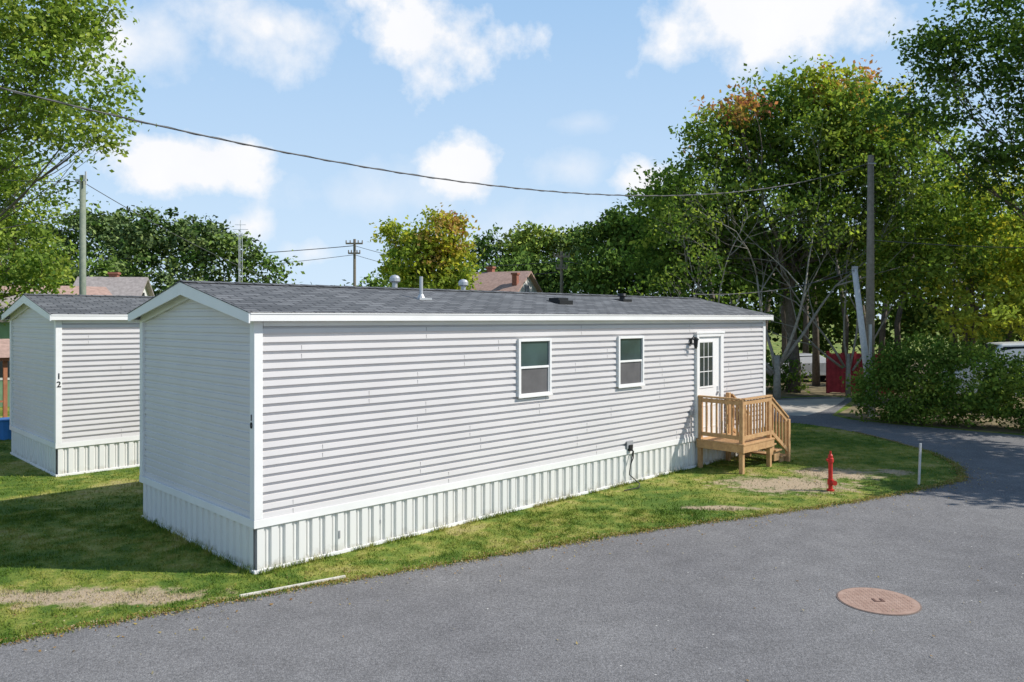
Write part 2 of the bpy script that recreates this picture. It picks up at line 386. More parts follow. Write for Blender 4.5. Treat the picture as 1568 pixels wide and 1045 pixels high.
def asphalt():
    m,nt,b=newmat('asphalt'); p=pos(nt)
    n1=noise(nt,.35,3,.6,p); n2=noise(nt,2.5,4,.7,p); n4=noise(nt,26,5,.85,p)
    vo=nd(nt,'ShaderNodeTexVoronoi'); vo.inputs['Scale'].default_value=60; nt.links.new(p,vo.inputs['Vector'])
    c=ramp(nt,n1,[(.3,(.20,.193,.193)),(.7,(.265,.256,.25))])
    c=mixc(nt,.6,c,ramp(nt,n2,[(.3,.76),(.7,1.17)]),'MULTIPLY')
    c=mixc(nt,.95,c,ramp(nt,n4,[(.3,.5),(.7,1.45)]),'MULTIPLY')
    c=mixc(nt,.9,c,ramp(nt,vo.outputs['Distance'],[(.05,1.4),(.5,.75)]),'MULTIPLY')
    vs=nd(nt,'ShaderNodeTexVoronoi'); vs.inputs['Scale'].default_value=3.2; nt.links.new(p,vs.inputs['Vector'])
    c=mixc(nt,ramp(nt,vs.outputs['Distance'],[(.03,1.),(.045,0.)]),c,(.55,.53,.49))
    vc=nd(nt,'ShaderNodeTexVoronoi',feature='DISTANCE_TO_EDGE'); vc.inputs['Scale'].default_value=.28
    ds=nd(nt,'ShaderNodeVectorMath',operation='MULTIPLY_ADD'); nn=nd(nt,'ShaderNodeTexNoise'); nn.inputs['Scale'].default_value=1.6; nn.inputs['Detail'].default_value=5
    nt.links.new(p,nn.inputs['Vector']); nt.links.new(nn.outputs['Color'],ds.inputs[0]); ds.inputs[1].default_value=(1.2,1.2,0); nt.links.new(p,ds.inputs[2]); nt.links.new(ds.outputs[0],vc.inputs['Vector'])
    cr=math_(nt,'MULTIPLY',ramp(nt,vc.outputs['Distance'],[(.0,1.),(.003,0.)]),ramp(nt,n2,[(.5,0.),(.6,.45)]))
    c=mixc(nt,cr,c,(.09,.09,.09))
    nt.links.new(c,b.inputs['Base Color']); b.inputs['Roughness'].default_value=.9; b.inputs['Specular IOR Level'].default_value=.2
    bump(nt,b,math_(nt,'ADD',n4,vo.outputs['Distance']),.6,.008); return m
M_ASPH=asphalt()
EDGE=[(-26,-4.5),(-14,2.6),(-8.5,5.9),(-5.2,7.93),(-3.61,8.92),(-1.56,10.11),(.4,11.2),(2.2,12.17),(4.59,13.25),(6.82,14.4),(8.42,15.4),(9.2,16.0),(9.6,16.7),(10.03,17.7),(10.28,19.3),(10.1,21.9),(9.5,23.8),(8.5,24.9),(5.5,26.6),(0,29)]
OUT=[(0,36),(8,33),(9.9,31.8),(13.2,33),(14.4,32.6),(12.4,29.2),(10.9,26.6),(11.0,25.5),(12.2,24),(14.4,22),(18,19.6),(60,10),(60,-40),(-26,-40)]
def smooth_line(pts,sub=8,jit=.035,seed=3):
    r=random.Random(seed); out=[]
    for i in range(len(pts)-1):
        p0=Vector(pts[max(i-1,0)]);p1=Vector(pts[i]);p2=Vector(pts[i+1]);p3=Vector(pts[min(i+2,len(pts)-1)])
        for k in range(sub):
            t=k/sub; q=.5*((2*p1)+(-p0+p2)*t+(2*p0-5*p1+4*p2-p3)*t*t+(-p0+3*p1-3*p2+p3)*t**3)
            out.append((q.x+r.uniform(-jit,jit),q.y+r.uniform(-jit,jit)))
    out.append(pts[-1]); return out
edge=smooth_line(EDGE,14)
import mathutils.geometry as mg
import bmesh
def sheet(name,poly,z,mat):
    tris=mg.tessellate_polygon([[Vector((a,b,0)) for a,b in poly]])
    me=bpy.data.meshes.new(name); me.from_pydata([(a,b,z) for a,b in poly],[],[tuple(t) for t in tris]); me.update()
    bm=bmesh.new(); bm.from_mesh(me); 
    for f_ in bm.faces:
        f_.normal_update()
        if f_.normal.z<0: f_.normal_flip()
    bm.to_mesh(me); bm.free()
    o=bpy.data.objects.new(name,me); scene.collection.objects.link(o); me.materials.append(mat); return o
sheet('road',edge+OUT,.004,M_ASPH)
M_CONC=simple('pale_concrete',(.48,.44,.38),.9,.15,1.5,bmp=.3)
sheet('driveway',[(0,31.2),(6,28.4),(8.6,26.6),(9.9,26.4),(10.8,27.4),(12.3,29.6),(13.8,32.2),(9.9,31.4),(8,32),(0,35)],.008,M_CONC)
M_SOIL=simple('woodland_soil',(.20,.16,.09),.95,.35,1.,bmp=.4)  # plain brown soil, tone varies at random
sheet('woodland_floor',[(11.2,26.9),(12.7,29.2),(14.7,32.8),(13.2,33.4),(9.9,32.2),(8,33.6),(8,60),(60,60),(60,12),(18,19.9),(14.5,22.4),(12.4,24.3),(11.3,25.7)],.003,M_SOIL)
def inpoly(px,py,poly):
    inside=np.zeros(len(px),bool); n=len(poly); j=n-1
    for i in range(n):
        xi,yi=poly[i];xj,yj=poly[j]
        c=((yi>py)!=(yj>py))&(px<(xj-xi)*(py-yi)/(yj-yi+1e-12)+xi); inside^=c; j=i
    return inside
def quadmesh(name,V,k,mat,cols=None,parent=None):
    nf=len(V)//k; me=bpy.data.meshes.new(name)
    me.vertices.add(len(V)); me.vertices.foreach_set('co',V.astype(np.float32).ravel())
    me.loops.add(len(V)); me.loops.foreach_set('vertex_index',np.arange(len(V),dtype=np.int32))
    me.polygons.add(nf); me.polygons.foreach_set('loop_start',np.arange(0,len(V),k,dtype=np.int32))
    try: me.polygons.foreach_set('loop_total',np.full(nf,k,dtype=np.int32))
    except Exception: pass
    if cols is not None:
        a=me.color_attributes.new('Col','FLOAT_COLOR','POINT')
        c4=np.ones((len(V),4),np.float32); c4[:,:3]=np.repeat(cols,k,axis=0); a.data.foreach_set('color',c4.ravel())
    me.update(calc_edges=True); me.materials.append(mat)
    o=bpy.data.objects.new(name,me); scene.collection.objects.link(o)
    if parent: o.parent=parent
    return o
rng=np.random.default_rng(5)
def blades(n,x0,x1,y0,y1,hmin,hmax,wd):
    px=rng.uniform(x0,x1,n);py=rng.uniform(y0,y1,n)
    lawn=edge+[(-26,40)]
    k=inpoly(px,py,lawn)
    for (hx,hy,L,W) in ((-3.317,10.11,13.45,3.98),(-9.49,16.3,15.5,3.85)):
        dx=px-hx;dy=py-hy; u=dx*math.cos(RZ)+dy*math.sin(RZ); v=-dx*math.sin(RZ)+dy*math.cos(RZ)
        k&=~((u>-.03)&(u<L+.03)&(v>-.03)&(v<W+.03))
    clump=np.sin(px*7.3+np.sin(py*5.1)*2)*np.sin(py*6.7+np.sin(px*4.3)*2)
    bare_=np.exp(-(((px-5.4)/1.2)**2+((py-15.5)/.7)**2))+np.exp(-(((px-6.9)/.8)**2+((py-16.6)/.6)**2))
    k&=(rng.uniform(0,1,n)<(.6+.4*clump)*(1-.85*np.clip(bare_,0,1)))
    px=px[k];py=py[k];m=len(px)
    h=rng.uniform(hmin,hmax,m)*(.8+.35*clump[k]); a=rng.uniform(0,2*np.pi,m); lean=rng.uniform(.2,.9,m)*h; la=rng.uniform(0,2*np.pi,m)
    V=np.zeros((m,3,3)); ww=wd*rng.uniform(.6,1.3,m)
    V[:,0]=np.c_[px-np.cos(a)*ww,py-np.sin(a)*ww,np.zeros(m)];V[:,1]=np.c_[px+np.cos(a)*ww,py+np.sin(a)*ww,np.zeros(m)]
    V[:,2]=np.c_[px+np.cos(la)*lean,py+np.sin(la)*lean,h]
    return V.reshape(-1,3)
V=np.concatenate([blades(200000,-9,5,7,13.5,.015,.045,.006),blades(90000,0,10.5,11,25,.015,.05,.008),blades(70000,-14,-4,11,22,.02,.05,.009)])
def along(ax,ay,bx,by,n,s,h0,h1):
    t=rng.uniform(0,1,n); px=ax+(bx-ax)*t+rng.normal(0,s,n); py=ay+(by-ay)*t+rng.normal(0,s,n)
    gate=(np.sin(t*47)+np.sin(t*113+1))>-.4; px=px[gate];py=py[gate]; m=len(px)
    h=rng.uniform(h0,h1,m);a=rng.uniform(0,6.28,m);la=rng.uniform(0,6.28,m);V=np.zeros((m,3,3))
    V[:,0]=np.c_[px-np.cos(a)*.006,py-np.sin(a)*.006,np.zeros(m)];V[:,1]=np.c_[px+np.cos(a)*.006,py+np.sin(a)*.006,np.zeros(m)];V[:,2]=np.c_[px+np.cos(la)*h*.5,py+np.sin(la)*h*.5,h]
    return V.reshape(-1,3)
ev=[]
for (a,b) in zip(edge[28:],edge[29:200]): 
    d=math.hypot(b[0]-a[0],b[1]-a[1]); ev.append(along(a[0],a[1],b[0],b[1],int(d*420)+2,.05,.02,.06))
u=Vector((math.cos(RZ),math.sin(RZ))); o1=Vector((-3.317,10.11)); nn=Vector((u.y,-u.x))*.09
p1=o1+nn; p2=o1+u*13.3+nn; ev.append(along(p1.x,p1.y,p2.x,p2.y,3500,.03,.03,.11))
q=Vector((-u.y,u.x)); p1=o1-u*.08; p2=o1+q*3.98-u*.08; ev.append(along(p1.x,p1.y,p2.x,p2.y,1500,.04,.03,.14))
quadmesh('lawn_grass',np.concatenate([V]+ev),3,M_BLADE)
def fallen(n,sig,bias,s0,s1,extra,seed):
    rng=np.random.default_rng(seed)
    idx=rng.integers(40,215,n); e=np.array(edge); off=np.abs(rng.normal(0,sig,n))*np.where(rng.uniform(0,1,n)<bias,-1,1)
    fr=rng.uniform(0,1,n); i0=np.minimum(idx,len(e)-2)
    px=e[i0,0]*(1-fr)+e[i0+1,0]*fr-off*.45; py=e[i0,1]*(1-fr)+e[i0+1,1]*fr+off
    ex=rng.uniform(-9,13,extra); ey=rng.uniform(6,24,extra); px=np.r_[px,ex];py=np.r_[py,ey]; m=len(px)
    a=rng.uniform(0,6.28,m); s=rng.uniform(s0,s1,m); V=np.zeros((m,4,3)); z=.02
    for i,(c,d) in enumerate(((1,0),(0,.6),(-1,0),(0,-.6))):
        V[:,i]=np.c_[px+(c*np.cos(a)-d*np.sin(a))*s,py+(c*np.sin(a)+d*np.cos(a))*s,z+rng.uniform(-.012,.008,m)]
    pal=np.array([(.36,.22,.09),(.45,.34,.12),(.26,.15,.08),(.5,.42,.26)]); return V.reshape(-1,3),pal[rng.integers(0,4,m)]
A=fallen(1000,.35,.5,.008,.022,450,1); B=fallen(9000,.06,.5,.006,.018,0,2)
quadmesh('fallen_leaves',np.concatenate([A[0],B[0]]),4,M_LEAF,np.concatenate([A[1],B[1]]))
def manhole():
    m,nt,b=newmat('rusty_iron'); co=objco(nt)
    n=noise(nt,7,6,.7,co); nt.links.new(ramp(nt,n,[(.3,(.31,.19,.14)),(.7,(.44,.30,.23))]),b.inputs['Base Color']); b.inputs['Roughness'].default_value=.8
    bump(nt,b,noise(nt,60,3,.6,co),.4,.004)
    E=empty('manhole_cover',(4.27,9.1,.004)); w=MB()
    w.tube([(0,0,0),(0,0,.006)],[.452,.452],48); w.obj('frame_ring',simple('manhole_ring',(.20,.15,.125),.8),E)
    w=MB(); w.tube([(0,0,.004),(0,0,.010)],[.435,.435],48)
    for i in range(-7,8):
        for j in range(-7,8):
            if .1<math.hypot(i,j)*.05<.38: w.box(i*.05-.012,i*.05+.012,j*.05-.012,j*.05+.012,.010,.0125)
    w.obj('cover_plate',m,E)
    w=MB(); w.box(-.06,.06,-.05,-.03,.010,.016); w.box(-.06,-.03,-.029,.05,.010,.016); w.box(.03,.06,-.029,.05,.010,.016); w.obj('cover_emblem',simple('dark_rust',(.16,.09,.07),.8),E)
manhole()
w=MB(); w.beam((-3.22,9.22,.02),(-2.12,9.93,.02),.03,.03); w.obj('wooden_plank',simple('painted_plank',(.62,.58,.50),.7,.2,9),bevel=.004)
E=empty('fire_hydrant',(6.10,14.95,0)); w=MB()
w.tube([(0,0,0),(0,0,.03),(0,0,.03),(0,0,.54),(0,0,.55),(0,0,.62),(0,0,.63),(0,0,.68),(0,0,.71)],[.07,.07,.04,.04,.058,.058,.045,.042,.02],14)
w.tube([(0,0,.70),(0,0,.76)],[.02,.02],5)
w.tube([(0,0,.17),(.03,-.10,.17)],[.038,.038],12); w.tube([(.03,-.09,.17),(.035,-.125,.17)],[.05,.05],8)
w.tube([(0,0,.12),(0,0,.22)],[.058,.058],14); w.tube([(0,0,.60),(-.08,-.02,.60)],[.025,.025],8)
w.obj('standpipe_body',M_RED,E,smooth=False)
w=MB(); w.box(-.018,.018,-.018,.018,0,.82); o=w.obj('marker_stake',M_POLE_L,bevel=.003); o.location=(8.08,15.5,0); o.rotation_euler=(0,.05,.3)
# ---------------------------------------------------------------- poles and wires
w=MB(); w.tube([(12.3,26.8,-.1),(12.3,26.8,4),(12.32,26.8,8.9)],[.15,.135,.10],12); E=empty('utility_pole'); w.obj('pole_shaft',M_POLE,E,smooth=True)
w=MB(); w.tube([(12.15,26.7,8.6),(12.45,26.7,8.6)],[.03,.03],6); w.box(12.2,12.27,26.6,26.7,.9,3.1); w.obj('pole_fittings',M_METAL,E)
E=empty('leaning_pole'); w=MB(); w.tube([(12.12,26.2,-.1),(11.5,26.2,4.95)],[.12,.09],12); w.obj('pole_shaft',M_POLE_L,E,smooth=True)
w=MB(); w.box(11.95,12.2,26.0,26.12,.5,.95); w.tube([(12.05,26.07,0),(12.03,26.07,.6)],[.03,.03],8); w.box(11.43,11.58,26.12,26.28,4.85,5.05); w.obj('service_box',M_GREYPLASTIC,E,bevel=.01)
E=empty('utility_pole'); w=MB(); w.tube([(-13.2,24,-.1),(-13.2,24,7.7)],[.11,.085],12); w.obj('pole_shaft',M_POLE_G,E,smooth=True)
w=MB(); w.box(-13.35,-13.05,23.85,23.9,7.5,7.56); w.tube([(-13.05,23.9,7.4),(-13.05,23.9,7.8)],[.03,.03],6); w.obj('pole_fittings',M_METAL,E)
def xpole(x,y,z,arm,thick=.13):
    E=empty('utility_pole'); w=MB(); w.tube([(x,y,0),(x,y,z)],[thick,thick*.8],8)
    for k,zz in enumerate((z-.35,z-1.1)): 
        w.beam((x-arm*(1-.3*k),y-.15,zz),(x+arm*(1-.3*k),y-.15,zz),.1,.12)
        for i in (-1,-.5,.5,1): w.tube([(x+i*arm*(1-.3*k)*.95,y-.15,zz),(x+i*arm*(1-.3*k)*.95,y-.15,zz+.25)],[.05,.04],6)
    w.obj('pole_shaft',M_POLE,E)
xpole(-12.1,60,9.4,.65); xpole(3.18,50,7.6,.5,.12)
w=MB()
for i in range(3):
    a=i*2.094; w.tube([(-17.4+.12*math.cos(a),50+.12*math.sin(a),0),(-17.4+.12*math.cos(a),50+.12*math.sin(a),8.8)],[.025,.02],4)
for k in range(22): w.beam((-17.52,50,.4*k),(-17.28,50,.4*k+.4),.02,.02)
for zz,l in ((9.0,.5),(9.3,.35),(8.6,.4)): w.beam((-17.4-l,50,zz),(-17.4+l,50,zz),.025,.025)
w.tube([(-17.4,50,8.7),(-17.4,50,9.6)],[.02,.02],4); w.obj('antenna_mast',M_METAL)
def wire(name,a,b,sag,r=.014,n=24):
    a=Vector(a);b=Vector(b); w=MB(); pts=[]
    for i in range(n+1):
        t=i/n; p=a.lerp(b,t); p.z-=sag*4*t*(1-t); pts.append(p)
    w.tube(pts,[r]*(n+1),5); return w.obj(name,M_WIRE)
w=MB(); pts=[]
for i in range(41):
    u_=i/40*1.25; z=5.83+6.5*(u_-.66)**2; pts.append((12.3-21.3*u_,26.8-19.8*u_,z))
w.tube(pts,[.012]*41,5)
tw=[]
for i in range(401):
    u_=i/400*1.25; z=5.83+6.5*(u_-.66)**2; a=u_*260; tw.append((12.3-21.3*u_+.014*math.cos(a),26.8-19.8*u_,z+.014*math.sin(a)))
w.tube(tw,[.007]*401,4); w.obj('overhead_cable',M_WIRE)
wire('service_wire',(11.55,26.2,4.95),(4.9,20.9,3.95),.25,.013)
wire('service_wire',(12.3,26.8,6.0),(30,24,6.5),.6,.014)
wire('service_wire',(-13.2,24,7.5),(-22,23,8.3),.25,.012)
wire('service_wire',(-13.2,24,6.6),(-22,20,4.6),.3,.012)
wire('service_wire',(-13.2,24,7.5),(-9,35,4.4),.3,.012)
wire('service_wire',(-13.2,24,7.5),(-24,26,5.2),.3,.012)
wire('distribution_wire',(-45,58,8),(-12.1,60,8.9),.6,.03); wire('distribution_wire',(-12.1,60,8.9),(3.2,50,7),.8,.018)
wire('distribution_wire',(-12.1,60,8.2),(3.2,50,6.3),.8,.018); wire('distribution_wire',(3.2,50,7),(13,45,7),.6,.025); wire('distribution_wire',(-45,50,5.4),(-12.1,60,8.2),.6,.02)
# ---------------------------------------------------------------- distant houses
def gable_house(name,x,y,L,W,ze,zr,rz,wallm,roofm,chims=()):
    E=empty(name,(x,y,0),rz); w=MB(); w.box(-L/2,L/2,-W/2,W/2,0,ze)
    for sx in (-L/2+.001,L/2-.001): w.face([(sx,-W/2,ze),(sx,W/2,ze),(sx,0,zr-.08)])
    w.obj('walls',wallm,E)
    w=MB(); o=.3; s=(zr-ze)/(W/2)
    for sy in (-1,1):
        a=[(-L/2-o,0,zr),(L/2+o,0,zr),(L/2+o,sy*(W/2+o),ze-o*s),(-L/2-o,sy*(W/2+o),ze-o*s)]
        b=[(p[0],p[1],p[2]-.12) for p in a]; n=len(w.v); w.v+=a+b
        w.f+=[tuple(n+i for i in q) for q in ((0,1,2,3),(7,6,5,4),(0,4,5,1),(1,5,6,2),(2,6,7,3),(3,7,4,0))]
    w.obj('roof',roofm,E)
    w=MB()
    for (cx,cy,cw,zt) in chims: w.box(cx-cw,cx+cw,cy-cw,cy+cw,ze-.5,zt); w.box(cx-cw-.06,cx+cw+.06,cy-cw-.06,cy+cw+.06,zt,zt+.12)
    if chims: w.obj('chimney',M_BRICK,E)
    w=MB(); f=MB()
    for k in range(3):
        xx=-L/2+L*(k+.5)/3
        for z0 in (1.1,): 
            w.box(xx-.4,xx+.4,-W/2-.03,-W/2-.005,z0,z0+1.2); f.box(xx-.5,xx+.5,-W/2-.02,-W/2-.001,z0-.1,z0); f.box(xx-.5,xx+.5,-W/2-.02,-W/2-.001,z0+1.2,z0+1.3)
    w.box(L/2+.005,L/2+.03,-.3,.3,ze-.2,ze+.5); w.obj('windows',M_CARGLASS,E); f.obj('window_trim',M_WHITE,E)
    return E
gable_house('white_house',-.6,50,3.4,4.2,4.9,6.3,math.radians(-25),M_HOUSEW,M_ROOFB,((-1.0,.3,.2,6.55),(1.5,-1.3,.16,6.0)))
gable_house('cottage',-23,45,3.2,3.6,4.3,5.7,math.radians(10),M_HOUSEW,M_ROOFG,((0,.2,.22,5.85),))
gable_house('green_house',-21.2,31,4.5,5,3.4,4.4,math.radians(20),M_HOUSEG,M_ROOFG)
gable_house('brick_bungalow',-21.0,33.5,6,5,3.7,4.75,math.radians(44),M_BRICK,M_ROOFB)
# small red-brown shed with an open porch at the far left
E=empty('garden_shed',(-15.1,22.9,0),math.radians(44)); w=MB()
w.box(-2.4,-1.25,-1.1,1.1,0,2.1); 
for k in range(8): w.box(-2.4+.145*k,-2.39+.145*k,-1.115,-1.101,0,2.1)
w.obj('shed_walls',M_REDWALL,E)
w=MB()
for yy in (-1.,1.): w.box(-.05,.05,yy-.05,yy+.05,0,2.1)
for k in range(9): w.beam((-1.2+.15*k,-1,.9),(-1.2+.15*k,-1,.15),.04,.04)
w.beam((-1.2,-1,.95),(0,-1,.95),.08,.05); w.box(-2.5,.2,-1.2,1.2,2.1,2.2); w.obj('porch_frame',wood('red_cedar',(.33,.12,.06),(.45,.19,.09)),E)
w=MB(); w.face([(-2.6,-1.3,2.2),(.3,-1.3,2.2),(.3,0,2.7),(-2.6,0,2.7)]); w.face([(-2.6,0,2.7),(.3,0,2.7),(.3,1.3,2.2),(-2.6,1.3,2.2)]); w.face([(.25,-1.2,2.2),(.25,1.2,2.2),(.25,0,2.66)]);w.obj('shed_roof',M_ROOFB,E)
E=empty('storage_bin',(-13.85,21.4,0)); w=MB(); w.tube([(0,0,0),(0,0,.5),(0,0,.52),(0,0,.56)],[.22,.28,.31,.31],14); w.obj('bin_body',M_BLUE,E)
E=empty('red_fence'); w=MB()
def fence(a,b):
    a=Vector(a);b=Vector(b); n=int((b-a).length/.16); d=(b-a).normalized()*.076
    for i in range(n):
        p=a.lerp(b,(i+.5)/n); w.beam((p.x-d.x,p.y-d.y,.9),(p.x+d.x,p.y+d.y,.9),.025,1.75+.03*math.sin(i*5))
    w.beam((a.x,a.y+.03,.88),(b.x,b.y+.03,.88),.02,1.68)
    for i in range(int((b-a).length/1.1)+1):
        p=a.lerp(b,min(1,i*1.1/(b-a).length)); w.box(p.x-.06,p.x+.06,p.y-.07,p.y+.06,0,1.85)
fence((14.0,34.6,0),(16.6,33.9,0)); w.obj('fence_boards',M_FENCE,E)
def car(name,x,y,rz,mat,sc=(1,1,1)):
    E=empty(name,(x,y,0),rz); E.scale=sc
    prof=[(-2.2,.35),(-2.25,.75),(-2.1,.95),(-1.5,1.02),(-.95,1.42),(.35,1.46),(1.05,1.05),(1.9,.92),(2.2,.75),(2.2,.35)]
    w=MB(); n=len(prof)
    for s in (-1,1):
        w.v+=[(p[0],s*(.88-(.18 if p[1]>1.1 else 0)),p[1]) for p in prof]
    w.f.append(tuple(range(n))); w.f.append(tuple(range(2*n-1,n-1,-1)))
    for i in range(n): j=(i+1)%n; w.f.append((i,i+n,j+n,j))
    w.obj('body',mat,E,bevel=.04)
    w=MB()
    for s in (-1,1): w.face([(-1.35,s*.86,1.04),(.85,s*.86,1.06),(.3,s*.735,1.39),(-.9,s*.735,1.36)][::s])
    w.face([(.42,-.66,1.44),(.42,.66,1.44),(1.0,.78,1.1),(1.0,-.78,1.1)]); w.face([(-1.03,-.66,1.4),(-1.03,.66,1.4),(-1.5,.78,1.06),(-1.5,-.78,1.06)]); w.obj('windows',M_CARGLASS,E)
    w=MB()
    for xx in (-1.35,1.35):
        for s in (-1,1): w.tube([(xx,s*.68,.33),(xx,s*.9,.33)],[.33,.33],18)
    w.obj('wheels',M_TIRE,E)
    w=MB()
    for xx in (-1.35,1.35):
        for s in (-1,1): w.tube([(xx,s*.89,.33),(xx,s*.91,.33)],[.19,.17],12)
    w.obj('hubcaps',M_METAL,E)
car('parked_car',15.4,41,math.radians(8),M_CAR); car('parked_car',18.4,27.8,math.radians(-15),M_CARW,(1.15,1.1,1.7))
# ---------------------------------------------------------------- trees
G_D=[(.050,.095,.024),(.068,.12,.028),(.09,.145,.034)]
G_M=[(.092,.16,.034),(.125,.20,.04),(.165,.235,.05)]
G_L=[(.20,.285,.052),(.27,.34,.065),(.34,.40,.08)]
G_Y=[(.38,.40,.065),(.48,.44,.065),(.27,.33,.05)]
OR=[(.52,.24,.11),(.46,.30,.10),(.52,.20,.13)]
def leaves(name,lobes,ncl,nl,clr,leaf,pal,seed,parent=None,zmin=.05,shell=.4,mat=None):
    r=np.random.default_rng(seed)
    ar=np.array([(l[3]*l[4]*l[5])**(.8) for l in lobes]); pr=ar/ar.sum()
    li=r.choice(len(lobes),ncl,p=pr); L=np.array([l[:6] for l in lobes])[li]
    d=r.normal(size=(ncl,3)); d/=np.linalg.norm(d,axis=1)[:,None]
    rad=shell+(1.04-shell)*r.uniform(0,1,ncl)**.55
    wob=1+.16*np.sin(d[:,0]*5+li*1.7)*np.sin(d[:,2]*6+li)+r.normal(0,.06,ncl)
    C=L[:,:3]+d*L[:,3:6]*(rad*wob)[:,None]
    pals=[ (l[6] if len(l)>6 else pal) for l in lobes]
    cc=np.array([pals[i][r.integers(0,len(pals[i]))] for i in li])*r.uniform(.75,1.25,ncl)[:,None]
    cs=r.uniform(.55,1.35,ncl)
    n=ncl*nl; ci=np.repeat(np.arange(ncl),nl)
    off=r.normal(size=(n,3))*np.array([1,1,.62])*clr*cs[ci][:,None]*.62
    P=C[ci]+off; k=P[:,2]>zmin; P=P[k]; ci=ci[k]; n=len(P)
    nrm=r.normal(size=(n,3))+np.array([.35,-.25,.7]); nrm/=np.linalg.norm(nrm,axis=1)[:,None]
    a=np.cross(nrm,r.normal(size=(n,3))); a/=np.linalg.norm(a,axis=1)[:,None]+1e-9; b=np.cross(nrm,a)
    s=leaf*r.uniform(.6,1.3,n)[:,None]
    V=np.stack([P-a*s*.5,P+b*s*.32+a*s*.05,P+a*s*.55-nrm*s*.12,P-b*s*.32+a*s*.05],1).reshape(-1,3)
    col=cc[ci]*r.uniform(.75,1.25,n)[:,None]
    quadmesh(name,V,4,mat or M_LEAF,np.clip(col,0,.9),parent); return C
def limbpath(a,b,rnd,bend=.12,n=6,up=.15):
    a=Vector(a);b=Vector(b);L=(b-a).length; o=Vector((rnd.uniform(-1,1),rnd.uniform(-1,1),0))*bend*L; pts=[]
    for i in range(n+1):
        t=i/n; p=a.lerp(b,t)+o*math.sin(math.pi*t)+Vector((0,0,-up*L*math.sin(math.pi*t)*.5))
        if 0<i<n: p+=Vector((rnd.uniform(-1,1),rnd.uniform(-1,1),rnd.uniform(-1,1)))*L*.02
        pts.append(p)
    return pts
def tree(name,base,top,lobes,ncl,nl,clr,leaf,pal,seed,tr=.25,bark=None,shell=.4,twigs=7,zmin=.05,lr=.42):
    E=empty(name); rnd=random.Random(seed); bark=bark or M_BARK
    C=leaves('crown',lobes,ncl,nl,clr,leaf,pal,seed,E,zmin,shell)
    w=MB(); tp=limbpath(base,top,rnd,.03,8,0); w.tube(tp,[tr*(1.25 if i==0 else 1-.6*i/8) for i in range(9)],9)
    for l in lobes:
        st=tp[rnd.choice((3,4,5,6))]; c=Vector(l[:3]); c.z-=l[5]*.2
        lp=limbpath(st,c,rnd,.1,6,.12); r0=tr*lr; w.tube(lp,[r0*(1-.75*i/6) for i in range(7)],6)
        near=[Vector(q) for q in C[rnd.sample(range(len(C)),min(len(C),400))] if ((q[0]-l[0])/l[3])**2+((q[1]-l[1])/l[4])**2+((q[2]-l[2])/l[5])**2<1.3]
        for q in near[:twigs]:
            s2=lp[rnd.choice((3,4,5,6))]; tp2=limbpath(s2,q,rnd,.12,4,.08); w.tube(tp2,[r0*.34*(1-.75*i/4) for i in range(5)],4)
    w.obj('trunk_and_limbs',bark,E,smooth=True); return E
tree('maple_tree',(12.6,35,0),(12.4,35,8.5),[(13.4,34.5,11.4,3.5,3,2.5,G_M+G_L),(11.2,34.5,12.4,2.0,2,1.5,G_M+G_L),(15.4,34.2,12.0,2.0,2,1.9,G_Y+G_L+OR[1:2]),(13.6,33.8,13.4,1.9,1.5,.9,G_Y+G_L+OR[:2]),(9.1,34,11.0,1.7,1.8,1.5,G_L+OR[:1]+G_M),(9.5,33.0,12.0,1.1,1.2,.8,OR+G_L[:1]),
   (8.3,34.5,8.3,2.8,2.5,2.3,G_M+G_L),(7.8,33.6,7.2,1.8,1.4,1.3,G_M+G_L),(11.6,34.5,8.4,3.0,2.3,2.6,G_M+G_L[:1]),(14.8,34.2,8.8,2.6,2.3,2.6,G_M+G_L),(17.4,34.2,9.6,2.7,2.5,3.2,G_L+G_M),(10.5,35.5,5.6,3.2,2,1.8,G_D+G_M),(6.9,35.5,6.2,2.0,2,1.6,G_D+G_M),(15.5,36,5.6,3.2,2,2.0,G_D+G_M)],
   1850,32,.58,.215,G_M,11,.28,shell=.35)
tree('oak_tree',(21.5,26,0),(20,26,9),[(15.2,25.5,11.3,2.0,2.2,2.0),(13.2,26,10.3,1.1,1.3,1.0),(14.0,26,12.2,1.0,1.2,.9),(17.2,25,13.2,2.9,3,2.4),(16.7,25,9.0,1.5,1.8,1.5),(15.4,26,8.5,1.3,1.4,.9),(16.9,25.5,7.4,1.1,1.2,.8),(19.5,25,11,3,3,3),(20.5,23,8,2.5,2.5,2),(22,24,13,3,3,2)],
   850,42,.52,.165,G_D+G_M,12,.22,shell=.3,twigs=8,lr=.24)
tree('shade_tree',(21,17.5,0),(20.5,17.5,7),[(16.9,17.2,7.0,2.0,1.6,1.2),(18.6,19,8.2,2.4,2.4,1.6),(16.9,14.5,6.4,2.0,.9,1.1),(18.3,13.4,6.8,1.8,.9,1.1),(20.5,17,10,2.2,2.2,1.6),(17.4,21,7.6,1.6,1.8,1.2),(16.8,18.0,8.6,1.3,1.5,.7),(15.8,19.6,7.8,1.0,1.1,.5),(15.4,20.6,7.0,.9,.9,.5)],640,32,.5,.24,G_M,13,.25,shell=.2)
tree('birch_tree',(18.8,31.5,0),(18.6,31.5,5.5),[(17.6,31,6.4,2.6,2.2,2.3,G_L+G_M),(20,31,7.2,2.6,2.5,2.5,G_L+G_Y),(18.7,30.5,3.9,2.4,1.8,1.5,G_Y+G_L),(21.6,31,4.6,2.5,2,2.0,G_Y),(15.8,32.5,5.0,1.6,1.5,1.4,G_M+G_L)],560,36,.55,.19,G_L,14,.18,shell=.3)
